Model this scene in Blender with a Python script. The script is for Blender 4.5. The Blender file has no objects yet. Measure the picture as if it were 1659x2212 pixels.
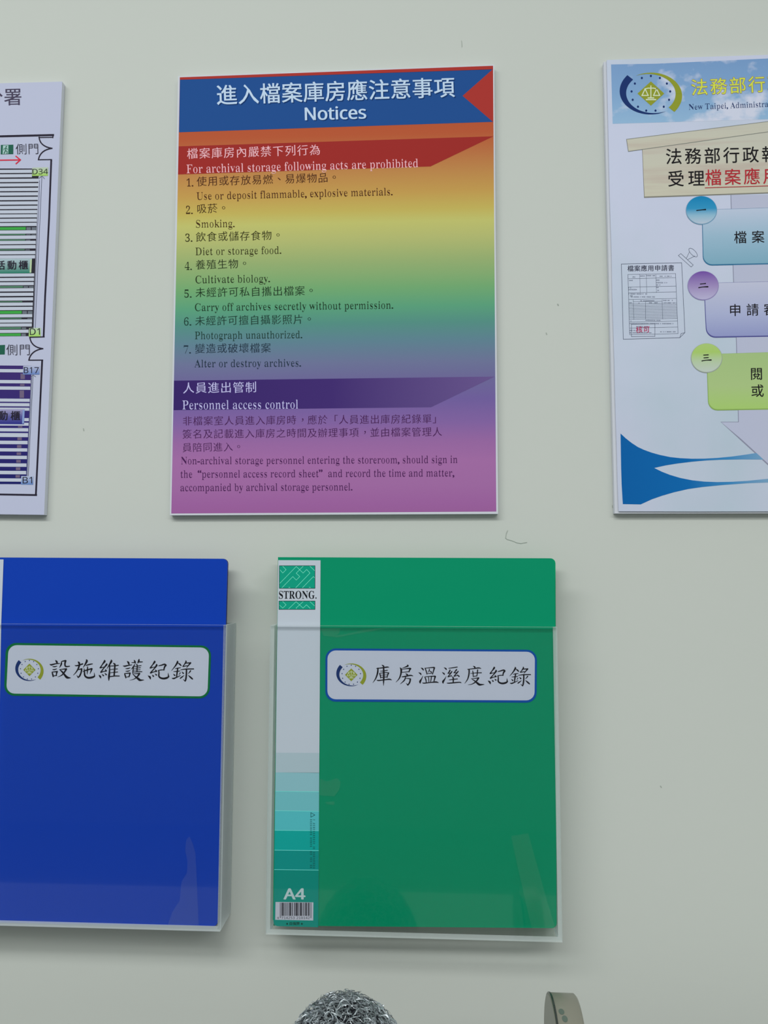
import bpy, bmesh, math, random, os
import numpy as np
from mathutils import Vector
from mathutils.geometry import tessellate_polygon
random.seed(7)
SC = bpy.context.scene
COL = SC.collection

# ------------------------------------------------------------------ camera
F, IW, IH = 1659.0, 1659.0, 2212.0
YAW, PITCH, ROLL = math.radians(3.03), math.radians(4.99), math.radians(0.133)
EYE = Vector((0.0, -0.69, 1.45))
_f = Vector((-math.sin(YAW) * math.cos(PITCH), math.cos(YAW) * math.cos(PITCH), math.sin(PITCH)))
_r = Vector((math.cos(YAW), math.sin(YAW), 0))
_u = _r.cross(_f)
R_ = _r * math.cos(ROLL) + _u * math.sin(ROLL)
U_ = _u * math.cos(ROLL) - _r * math.sin(ROLL)
cd = bpy.data.cameras.new('camera')
cam = bpy.data.objects.new('camera', cd); COL.objects.link(cam); SC.camera = cam
cd.sensor_fit = 'HORIZONTAL'; cd.sensor_width = 36.0; cd.lens = 36.0 * F / IW
cd.clip_start = 0.01; cd.clip_end = 50
from mathutils import Matrix
cam.matrix_world = Matrix(((R_.x, U_.x, -_f.x, EYE.x), (R_.y, U_.y, -_f.y, EYE.y), (R_.z, U_.z, -_f.z, EYE.z), (0, 0, 0, 1)))

# ------------------------------------------------------------------ light
wd = bpy.data.worlds.new('room_light'); SC.world = wd; wd.use_nodes = True
wd.node_tree.nodes['Background'].inputs[0].default_value = (0.90, 0.97, 0.96, 1)
wd.node_tree.nodes['Background'].inputs[1].default_value = 0.43
def area(name, loc, size, power, target, color=(0.985, 1.0, 0.975)):
    l = bpy.data.lights.new(name, 'AREA'); l.shape = 'RECTANGLE'; l.size, l.size_y = size; l.energy = power; l.color = color
    o = bpy.data.objects.new(name, l); COL.objects.link(o); o.location = loc
    o.rotation_euler = (Vector(target) - Vector(loc)).to_track_quat('-Z', 'Y').to_euler()
    return o
area('ceiling_lamp', (-0.85, -1.62, 2.95), (2.5, 0.45), 41, (-0.85, -1.62, 0))
area('ceiling_lamp_far', (1.3, -2.4, 2.95), (2.0, 0.5), 30, (1.3, -2.4, 0))
try: SC.cycles.transparent_max_bounces = 32
except Exception: pass
SC.view_settings.view_transform = 'Standard'; SC.view_settings.look = 'None'; SC.view_settings.exposure = 0.24; SC.view_settings.gamma = 1.0; SC.view_settings.use_curve_mapping = False

# ------------------------------------------------------------------ helpers
def P(x, y, dep):
    """the point seen at photograph pixel (x, y) on the plane lying dep metres in front of the wall"""
    d = R_ * ((x - IW / 2) / F) - U_ * ((y - IH / 2) / F) + _f
    return EYE + d * ((-dep - EYE.y) / d.y)

def lin(c):
    return tuple(((v / 255) / 12.92 if v / 255 <= 0.04045 else ((v / 255 + 0.055) / 1.055) ** 2.4) for v in c)
LIT = 0.85
def alb(c, k=1.0):
    return tuple(min(0.93, v / LIT * k) for v in lin(c)) + (1.0,)

MATS = {}
def mat(name, c, rough=0.5, spec=0.03, k=1.0, metal=0.0):
    if name in MATS: return MATS[name]
    m = bpy.data.materials.new(name); m.use_nodes = True
    b = m.node_tree.nodes['Principled BSDF']
    b.inputs['Base Color'].default_value = alb(c, k); b.inputs['Roughness'].default_value = rough
    b.inputs['Specular IOR Level'].default_value = spec; b.inputs['Metallic'].default_value = metal
    MATS[name] = m
    return m
def ramp_mat(name, stops, axis='Z', rough=0.5, spec=0.03, noise=None, interp='LINEAR'):
    """colour ramp printed along one axis of the piece"""
    if name in MATS: return MATS[name]
    m = mat(name, (128, 128, 128), rough, spec)
    nt = m.node_tree; b = nt.nodes['Principled BSDF']
    tc = nt.nodes.new('ShaderNodeTexCoord'); sp = nt.nodes.new('ShaderNodeSeparateXYZ')
    nt.links.new(tc.outputs['Generated'], sp.inputs[0])
    cr = nt.nodes.new('ShaderNodeValToRGB'); cr.color_ramp.interpolation = interp
    nt.links.new(sp.outputs[axis], cr.inputs[0])
    e = cr.color_ramp.elements
    stops = sorted(stops)
    e.remove(e[1]); e[0].position = stops[0][0]; e[0].color = alb(stops[0][1])
    for p, c in stops[1:]:
        n_ = e.new(p); n_.color = alb(c)
    out = cr.outputs[0]
    if noise:
        sx, sy, sz, col2, lo, hi = noise
        mp = nt.nodes.new('ShaderNodeMapping'); mp.inputs['Scale'].default_value = (sx, sy, sz)
        nz = nt.nodes.new('ShaderNodeTexNoise'); nz.inputs['Scale'].default_value = 1; nz.inputs['Detail'].default_value = 5
        nt.links.new(tc.outputs['Object'], mp.inputs[0]); nt.links.new(mp.outputs[0], nz.inputs[0])
        mr = nt.nodes.new('ShaderNodeMapRange'); mr.inputs[1].default_value = lo; mr.inputs[2].default_value = hi
        nt.links.new(nz.outputs[0], mr.inputs[0])
        mx = nt.nodes.new('ShaderNodeMix'); mx.data_type = 'RGBA'
        nt.links.new(mr.outputs[0], mx.inputs[0]); nt.links.new(out, mx.inputs[6]); mx.inputs[7].default_value = alb(col2)
        out = mx.outputs[2]
    nt.links.new(out, b.inputs['Base Color'])
    return m
def add_bump(m, scale, strength, dist=0.001, detail=2):
    nt = m.node_tree; tc = nt.nodes.new('ShaderNodeTexCoord'); nz = nt.nodes.new('ShaderNodeTexNoise')
    nz.inputs['Scale'].default_value = scale; nz.inputs['Detail'].default_value = detail
    bp = nt.nodes.new('ShaderNodeBump'); bp.inputs['Strength'].default_value = strength; bp.inputs['Distance'].default_value = dist
    nt.links.new(tc.outputs['Object'], nz.inputs[0]); nt.links.new(nz.outputs[0], bp.inputs['Height'])
    nt.links.new(bp.outputs[0], nt.nodes['Principled BSDF'].inputs['Normal'])
    return m
def clear_mat(name, tint=(0.985, 0.99, 0.99), frost=0.0, gloss=1.0, rough=0.03):
    """clear plastic: transparent body, fresnel reflection, optional frosting"""
    m = bpy.data.materials.new(name); m.use_nodes = True; nt = m.node_tree; nt.nodes.clear()
    out = nt.nodes.new('ShaderNodeOutputMaterial'); tr = nt.nodes.new('ShaderNodeBsdfTransparent'); gl = nt.nodes.new('ShaderNodeBsdfGlossy')
    tr.inputs[0].default_value = tint + (1,); gl.inputs['Roughness'].default_value = rough; gl.inputs['Color'].default_value = (gloss, gloss, gloss, 1)
    fr = nt.nodes.new('ShaderNodeFresnel'); fr.inputs[0].default_value = 1.4
    ge = nt.nodes.new('ShaderNodeNewGeometry'); sb = nt.nodes.new('ShaderNodeMath'); sb.operation = 'SUBTRACT'; sb.inputs[0].default_value = 1.0
    nt.links.new(ge.outputs['Backfacing'], sb.inputs[1]); mu = nt.nodes.new('ShaderNodeMath'); mu.operation = 'MULTIPLY'
    nt.links.new(fr.outputs[0], mu.inputs[0]); nt.links.new(sb.outputs[0], mu.inputs[1])
    mx = nt.nodes.new('ShaderNodeMixShader'); nt.links.new(mu.outputs[0], mx.inputs[0]); nt.links.new(tr.outputs[0], mx.inputs[1]); nt.links.new(gl.outputs[0], mx.inputs[2])
    last = mx
    if frost:
        df = nt.nodes.new('ShaderNodeBsdfDiffuse'); df.inputs[0].default_value = (0.84, 0.9, 0.9, 1)
        tl = nt.nodes.new('ShaderNodeBsdfTranslucent'); tl.inputs[0].default_value = (0.84, 0.9, 0.9, 1)
        m1 = nt.nodes.new('ShaderNodeMixShader'); m1.inputs[0].default_value = 0.4
        nt.links.new(df.outputs[0], m1.inputs[1]); nt.links.new(tl.outputs[0], m1.inputs[2])
        m2 = nt.nodes.new('ShaderNodeMixShader'); m2.inputs[0].default_value = frost
        nt.links.new(mx.outputs[0], m2.inputs[1]); nt.links.new(m1.outputs[0], m2.inputs[2]); last = m2
    nt.links.new(last.outputs[0], out.inputs[0])
    return m

def thing(name, label, cat, loc, group=None):
    o = bpy.data.objects.new(name, None); COL.objects.link(o); o.location = loc
    o.empty_display_size = 0.02; o['label'] = label; o['category'] = cat
    if group: o['group'] = group
    return o
def origin(o):
    v = Vector(o.location)
    while o.parent: o = o.parent; v += o.location
    return v
def obj(name, verts, faces, mats, parent=None, label=None, smooth=False, fm=None):
    """ONE mesh object from world-space vertices, origin at its own centre"""
    lo = [min(v[i] for v in verts) for i in range(3)]; hi = [max(v[i] for v in verts) for i in range(3)]
    c = Vector([(a + b) / 2 for a, b in zip(lo, hi)])
    me = bpy.data.meshes.new(name); me.from_pydata([tuple(Vector(v) - c) for v in verts], [], faces)
    for m in (mats if isinstance(mats, (list, tuple)) else [mats]): me.materials.append(m)
    if fm:
        for p, i in zip(me.polygons, fm): p.material_index = i
    if smooth:
        for p in me.polygons: p.use_smooth = True
    me.update()
    o = bpy.data.objects.new(name, me); COL.objects.link(o)
    if parent: o.parent = parent; o.location = c - origin(parent)
    else: o.location = c
    if label: o['label'] = label
    return o
def prism(poly, y0, y1):
    """poly: list of world points (x,z); extruded from y0 (front) to y1 (back)"""
    n = len(poly)
    v = [(x, y0, z) for x, z in poly] + [(x, y1, z) for x, z in poly]
    tris = tessellate_polygon([[Vector((x, z, 0)) for x, z in poly]])
    f = []
    for t in tris:
        a, b, c = [Vector(poly[i]) for i in t]
        cr = (b - a).cross(c - a)
        t = tuple(t) if cr > 0 else tuple(reversed(t))
        f.append(t); f.append(tuple(i + n for i in reversed(t)))
    nf = len(f)
    ar = sum(poly[i][0] * poly[(i + 1) % n][1] - poly[(i + 1) % n][0] * poly[i][1] for i in range(n))
    for i in range(n):
        j = (i + 1) % n
        f.append((i, i + n, j + n, j) if ar > 0 else (j, j + n, i + n, i))
    return v, f, nf
def slab(name, pxpoly, dep, thick, m, parent, label=None):
    """a flat piece of the given thickness, its front face dep in front of the wall"""
    poly = [(P(x, y, dep).x, P(x, y, dep).z) for x, y in pxpoly]
    v, f, nf = prism(poly, -dep, -dep + thick)
    fm = [0] * nf + [1] * (len(f) - nf) if isinstance(m, (list, tuple)) else None
    return obj(name, v, f, m, parent, label, fm=fm)
def box(name, lo, hi, m, parent=None, label=None, edge_axis=None):
    x0, y0, z0 = lo; x1, y1, z1 = hi
    v = [(x0, y0, z0), (x1, y0, z0), (x1, y1, z0), (x0, y1, z0), (x0, y0, z1), (x1, y0, z1), (x1, y1, z1), (x0, y1, z1)]
    f = [(0, 3, 2, 1), (4, 5, 6, 7), (0, 1, 5, 4), (2, 3, 7, 6), (1, 2, 6, 5), (3, 0, 4, 7)]
    ax = [2, 2, 1, 1, 0, 0]
    fm = [0 if a == edge_axis else 1 for a in ax] if edge_axis is not None else None
    return obj(name, v, f, m, parent, label, fm=fm)
def rrect(q, r, corners=(1, 1, 1, 1), n=6):
    """rounded quadrilateral from pixel corners TL, TR, BR, BL"""
    out = []
    for i in range(4):
        p, a, b = Vector(q[i]), Vector(q[i - 1]), Vector(q[(i + 1) % 4])
        if not corners[i]: out.append(tuple(p)); continue
        da, db = (a - p).normalized(), (b - p).normalized()
        for k in range(n + 1):
            t = k / n * math.pi / 2
            s0, s1 = p + da * r, p + db * r
            c = s0 + db * r
            out.append(tuple(c - db * r * math.cos(t) - da * r * math.sin(t)))
    return out
def quadcurve(p0, p1, p2, n=8):
    return [((1 - t) ** 2 * p0[0] + 2 * t * (1 - t) * p1[0] + t * t * p2[0], (1 - t) ** 2 * p0[1] + 2 * t * (1 - t) * p1[1] + t * t * p2[1]) for t in [i / n for i in range(n + 1)]]

class Ink:
    """flat print gathered as pixel polygons, built on one plane"""
    def __init__(s): s.v = []; s.f = []; s.c = 0
    def poly(s, pts):
        s.c = (s.c + 1) % 6; z = s.c * 5e-6       # overlapping pieces of ink never share one plane
        b = len(s.v); s.v += [(p[0], p[1], z) for p in pts]
        if len(pts) <= 4 and len(pts) > 2 and convex(pts): s.f.append(tuple(range(b, b + len(pts))))
        else:
            for t in tessellate_polygon([[Vector((x, y, 0)) for x, y in pts]]): s.f.append(tuple(b + i for i in t))
        return s
    def rect(s, x0, y0, x1, y1, k=0.0):
        return s.poly([(x0, y0), (x1, y0 + k * (x1 - x0)), (x1, y1 + k * (x1 - x0)), (x0, y1)])
    def line(s, pts, w, closed=False):
        pts = list(pts) + ([pts[0]] if closed else [])
        for a, b in zip(pts, pts[1:]):
            d = Vector((b[0] - a[0], b[1] - a[1])); L = d.length
            if L < 1e-6: continue
            d /= L; n = Vector((-d.y, d.x)) * w / 2; e = d * w / 2
            a_, b_ = Vector(a) - e, Vector(b) + e
            s.poly([tuple(a_ + n), tuple(b_ + n), tuple(b_ - n), tuple(a_ - n)])
        return s
    def ell(s, cx, cy, rx, ry, n=32, rot=0):
        return s.poly([(cx + rx * math.cos(t) * math.cos(rot) - ry * math.sin(t) * math.sin(rot), cy + rx * math.cos(t) * math.sin(rot) + ry * math.sin(t) * math.cos(rot)) for t in [2 * math.pi * i / n for i in range(n)]])
    def brush(s, pts):
        """a brush stroke: (x, y, width) points, smoothed"""
        q = []
        n = len(pts); k = 4
        for i in range(n - 1):
            p0, p1, p2, p3 = pts[max(i - 1, 0)], pts[i], pts[i + 1], pts[min(i + 2, n - 1)]
            for j in range(k):
                t = j / k
                q.append([0.5 * (2 * p1[c] + (p2[c] - p0[c]) * t + (2 * p0[c] - 5 * p1[c] + 4 * p2[c] - p3[c]) * t * t + (3 * p1[c] - p0[c] - 3 * p2[c] + p3[c]) * t ** 3) for c in range(3)])
        q.append(list(pts[-1]))
        Lp, Rp = [], []
        for i, (x, y, w) in enumerate(q):
            a, b = q[max(i - 1, 0)], q[min(i + 1, len(q) - 1)]
            d = Vector((b[0] - a[0], b[1] - a[1]))
            d = d.normalized() if d.length > 1e-6 else Vector((1, 0))
            nx, ny = -d.y * w / 2, d.x * w / 2
            Lp.append((x + nx, y + ny)); Rp.append((x - nx, y - ny))
        for i in range(len(q) - 1): s.poly([Lp[i], Lp[i + 1], Rp[i + 1], Rp[i]])
        for e in (q[0], q[-1]):
            if e[2] > 0: s.ell(e[0], e[1], e[2] / 2, e[2] / 2, 8)
        return s
    def build(s, name, dep, m, parent, label=None, shift=(0, 0)):
        return obj(name, [P(x + shift[0], y + shift[1], dep + z) for x, y, z in s.v], s.f, m, parent, label)
def convex(pts):
    sg = 0
    for i in range(len(pts)):
        a, b, c = pts[i - 2], pts[i - 1], pts[i]
        cr = (b[0] - a[0]) * (c[1] - b[1]) - (b[1] - a[1]) * (c[0] - b[0])
        if cr * sg < 0: return False
        if cr: sg = cr
    return True

# ------------------------------------------------------------------ lettering (Blender's own fonts)
DEPS = None
SANS = MONO = None
try:
    _fd = bpy.utils.system_resource('DATAFILES', path='fonts')
    SANS = bpy.data.fonts.load(os.path.join(_fd, 'NotoSansMath-Regular.woff2'))
    MONO = bpy.data.fonts.load(os.path.join(_fd, 'DejaVuSansMono.woff2'))
except Exception: pass
GL = {}
def outline(s, font, ax, ay, res=3):
    """fill a string's outlines after growing them by ax sideways and ay up and down; returns flat verts, faces"""
    key = (s, font.name if font else '', ax, ay)
    if key in GL: return GL[key]
    c = bpy.data.curves.new('glyph', 'FONT'); c.body = s
    if font: c.font = font
    o = bpy.data.objects.new('glyph', c); COL.objects.link(o)
    bpy.context.view_layer.update()
    dg = bpy.context.evaluated_depsgraph_get()
    ec = o.evaluated_get(dg).to_curve(dg, apply_modifiers=False)
    loops = []
    for sp in ec.splines:
        pts = []
        bpts = sp.bezier_points; n = len(bpts)
        for i in range(n):
            a, b = bpts[i], bpts[(i + 1) % n]
            p0, p1, p2, p3 = a.co, a.handle_right, b.co, b.handle_left
            chord = (p2 - p0).length
            straight = abs((p1 - p0).cross(p2 - p0).z) < 1e-4 * max(chord, 1e-5) and abs((p3 - p0).cross(p2 - p0).z) < 1e-4 * max(chord, 1e-5)
            m = 1 if straight else res
            for j in range(m):
                t = j / m
                q = p0 * (1 - t) ** 3 + p1 * 3 * t * (1 - t) ** 2 + p3 * 3 * t * t * (1 - t) + p2 * t ** 3
                if not pts or (Vector((q.x, q.y)) - pts[-1]).length > 1e-4: pts.append(Vector((q.x, q.y)))
        if len(pts) > 2 and (pts[0] - pts[-1]).length < 1e-4: pts.pop()
        if len(pts) > 2: loops.append(pts)
    o.evaluated_get(dg).to_curve_clear()
    COL.objects.unlink(o); bpy.data.objects.remove(o)
    if not loops: GL[key] = ([], []); return GL[key]
    def area2(l): return sum(l[i - 1].x * l[i].y - l[i].x * l[i - 1].y for i in range(len(l)))
    # outer contours turn the same way as the largest contour
    sgn = 1 if area2(max(loops, key=lambda l: abs(area2(l)))) > 0 else -1
    c2 = bpy.data.curves.new('fill', 'CURVE'); c2.dimensions = '2D'; c2.fill_mode = 'FRONT'
    segs = np.array([(l[i].x, l[i].y, l[(i + 1) % len(l)].x, l[(i + 1) % len(l)].y) for l in loops for i in range(len(l))])
    k0 = 0
    for l in loops:
        n = len(l); new = []
        lim = [1.0] * n
        if ax < 0:       # never thin a stroke by more than a third of its own width
            for i in range(n):
                x0, y0, x1, y1 = segs[k0 + i]
                if abs(y1 - y0) < 1e-5: continue
                mx, my = (x0 + x1) / 2, (y0 + y1) / 2 + 1e-6
                inward = -1 if (y1 - y0) * sgn > 0 else 1
                hit = ((segs[:, 1] > my) != (segs[:, 3] > my))
                sg = segs[hit]
                xs = sg[:, 0] + (my - sg[:, 1]) / (sg[:, 3] - sg[:, 1]) * (sg[:, 2] - sg[:, 0])
                dd = (xs - mx) * inward; dd = dd[dd > 1e-4]
                lim[i] = float(dd.min()) if len(dd) else 1.0
        k0 += n
        for i in range(n):
            d0 = (l[i] - l[i - 1]); d1 = (l[(i + 1) % n] - l[i])
            n0 = Vector((d0.y, -d0.x)).normalized() * sgn; n1 = Vector((d1.y, -d1.x)).normalized() * sgn
            m_ = n0 + n1
            k = 1.0 / max(0.35, 1 + n0.dot(n1)) if m_.length > 1e-6 else 0
            m_ = m_ * k
            axi = max(ax, -0.27 * min(lim[i], lim[i - 1])) if ax < 0 else ax
            new.append((l[i].x + axi * m_.x, l[i].y + ay * m_.y))
        sp = c2.splines.new('POLY'); sp.points.add(n - 1); sp.use_cyclic_u = True
        for i, q in enumerate(new): sp.points[i].co = (q[0], q[1], 0, 1)
    o2 = bpy.data.objects.new('fill', c2); COL.objects.link(o2)
    bpy.context.view_layer.update(); dg = bpy.context.evaluated_depsgraph_get()
    e2 = o2.evaluated_get(dg); me = e2.to_mesh()
    v = [(p.co.x, p.co.y) for p in me.vertices]; f = [tuple(p.vertices) for p in me.polygons]
    e2.to_mesh_clear(); COL.objects.unlink(o2); bpy.data.objects.remove(o2)
    GL[key] = (v, f)
    return GL[key]
def serif(s):
    r = ''
    for ch in s:
        if 'A' <= ch <= 'Z': r += chr(0x1D400 + ord(ch) - 65)
        elif 'a' <= ch <= 'z': r += chr(0x1D41A + ord(ch) - 97)
        elif '0' <= ch <= '9': r += chr(0x1D7CE + ord(ch) - 48)
        else: r += ch
    return r
def cjk(ink, s, xl, yl, xr, yr, n=None, k=0.98, style='kai', grow=None, copies=((0, 0),), fix=None):
    """a row of full-width characters, ink from xl to xr (n full characters between); y = foot of the characters"""
    n = n or len(s)
    ink_w = 0.92
    pitch = (xr - xl) / (n - 1 + ink_w * k) if n > 1 or fix is None else fix
    em = pitch * k
    if fix: em = fix; pitch = (xr - xl - ink_w * em) / max(1, n - 1)
    d = Vector((xr - xl, yr - yl)); d.normalize(); u = Vector((d.y, -d.x))
    ax, ay = grow if grow is not None else ((-0.006, -0.013) if style == 'kai' else (0, 0))
    for i, ch in enumerate(s):
        if ch == ' ': continue
        v, f = outline(ch, None, ax, ay)
        o = Vector((xl, yl)) + d * (i * pitch) - d * 0.04 * em
        for ci, (cx, cy) in enumerate(copies):
            b = len(ink.v); z = ci * 5e-6
            for a, c in v:
                c2 = c + (a - 0.5) * 0.07 if style == 'kai' and ch not in '。，、「」' else c
                if ch in '。，、' and style == 'kai': a += 0.33; c2 += 0.3
                q = o + d * (a + cx) * em + u * (c2 + cy + 0.075) * em
                ink.v.append((q.x, q.y, z))
            ink.f += [tuple(b + j for j in t) for t in f]
def lat(ink, s, xl, yl, xr, yr, cap, font=None, style='serif', grow=None, copies=((0, 0),)):
    """a line of latin text fitted between two baseline points"""
    st = serif(s) if style == 'serif' else s
    ax, ay = grow if grow is not None else ((-0.033, 0.0) if style == 'serif' else (0, 0))
    v, f = outline(st, font, ax, ay)
    if not v: return
    x0, x1 = min(p[0] for p in v), max(p[0] for p in v)
    cv, _ = outline(serif('H') if style == 'serif' else 'H', font, 0, 0)
    ch = max(p[1] for p in cv)
    d = Vector((xr - xl, yr - yl)); L = d.length; d.normalize(); u = Vector((d.y, -d.x))
    for ci, (cx, cy) in enumerate(copies):
        b = len(ink.v); z = ci * 5e-6
        for a, c in v:
            q = Vector((xl, yl)) + d * ((a - x0) / (x1 - x0) * L + cx * cap) + u * ((c / ch) * cap + cy * cap)
            ink.v.append((q.x, q.y, z))
        ink.f += [tuple(b + j for j in t) for t in f]
MM = 0.001
FAR = 0.00005     # one layer of print

# ------------------------------------------------------------------ the setting
wall_m = mat('wall_paint', (189, 193, 188), 0.6, 0.1); add_bump(wall_m, 55, 0.12, 0.0008, 4)
wx = [(-3.0, 0), (3.0, 0), (3.0, 3.0), (-3.0, 3.0)]
v, f, _n = prism(wx, 0.0, 0.12)
wall = obj('wall_back', v, f, wall_m); wall['kind'] = 'structure'
fl_m = mat('floor_vinyl', (92, 92, 88), 0.5)
floor = box('floor', (-3, -5, -0.1), (3, 0.12, 0.0), fl_m); floor['kind'] = 'structure'
rear = box('unseen_rear_wall', (-3, -4.1, 0.0), (3, -4.0, 3.0), mat('unseen_rear_wall_grey', (120, 124, 120), 0.6)); rear['kind'] = 'structure'  # unseen wall behind the camera, added to keep acrylic reflections dark
mark_m = mat('wall_mark', (152, 160, 152), 0.7)
for pts, w, nm in (([(1096.6, 1146), (1093.5, 1153), (1092.2, 1162.5), (1096, 1165.3), (1106, 1168), (1117, 1172.5), (1125, 1174), (1138, 1171.5)], 1.1, 'scratch'),
               ([(997, 88), (997.6, 93), (998, 101)], 1.0, 'scratch'),
               ([(1322.8, 1091.5), (1322.8, 1095.8), (1327.5, 1096)], 0.9, 'scratch'),
               ([(1205, 657), (1206, 659)], 2.0, 'scuff'), ([(1180, 719), (1181, 722)], 1.5, 'scuff'),
               ([(1427, 1698), (1428.5, 1700.5)], 1.6, 'scuff'), ([(180, 926), (181, 930)], 1.6, 'scuff')):
    Ink().line(pts, w).build(nm, 0.0003, mark_m, wall)

# ------------------------------------------------------------------ emblem shared by poster and labels
def emblem(cx, cy, rx, ry, dx, dy, hx, hy, dep, parent, pre):
    navy = mat('emblem_navy', (28, 50, 105), 0.4); olive = mat('emblem_olive', (140, 148, 48), 0.4)
    white = mat('emblem_white', (205, 215, 185), 0.4)
    def crescent(flip):
        o, i_ = [], []
        for k in range(41):
            t = k / 40; th = math.radians(122 - 169 * t)
            ro = 0.92 + 0.19 * t ** 2.6; w = 0.27 * t ** 0.85
            for lst, r in ((o, ro), (i_, ro - w)):
                x, y = r * math.cos(th), r * math.sin(th)
                if flip: x, y = -x, -y
                lst.append((cx + rx * x, cy - ry * y))
        k = Ink()
        for j in range(40): k.poly([o[j], o[j + 1], i_[j + 1], i_[j]])
        return k
    crescent(False).build('emblem_crescent', dep, olive, parent, pre + ' olive crescent')
    k = crescent(True)
    k.build('emblem_crescent', dep, navy, parent, pre + ' navy crescent')
    k = Ink()
    for j in range(13):
        a = math.pi / 2 + 2 * math.pi * j / 13
        k.ell(cx + dx * math.cos(a), cy - dy * math.sin(a), 0.034 * rx, 0.038 * rx, 10)
    k.build('emblem_dots', dep, navy, parent)
    Ink().poly([(cx, cy - hy), (cx + hx, cy), (cx, cy + hy), (cx - hx, cy)]).build('emblem_diamond', dep, olive, parent)
    k = Ink(); w = hx * 0.075
    T = lambda x, y: (cx + x * hx, cy - y * hy)
    k.line([T(0, .62), T(0, -.35)], w); k.line([T(-.44, .38), T(-.2, .44), T(.2, .44), T(.44, .38)], w)
    for s in (-1, 1): k.line([T(.43 * s, .38), T(.2 * s, -.16), T(.66 * s, -.16)], w, True)
    k.line([T(-.2, -.36), T(.2, -.36)], w * 1.1); k.line([T(-.33, -.5), T(.35, -.5)], w * 1.2)
    k.build('emblem_scales', dep + FAR, white, parent)

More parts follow.
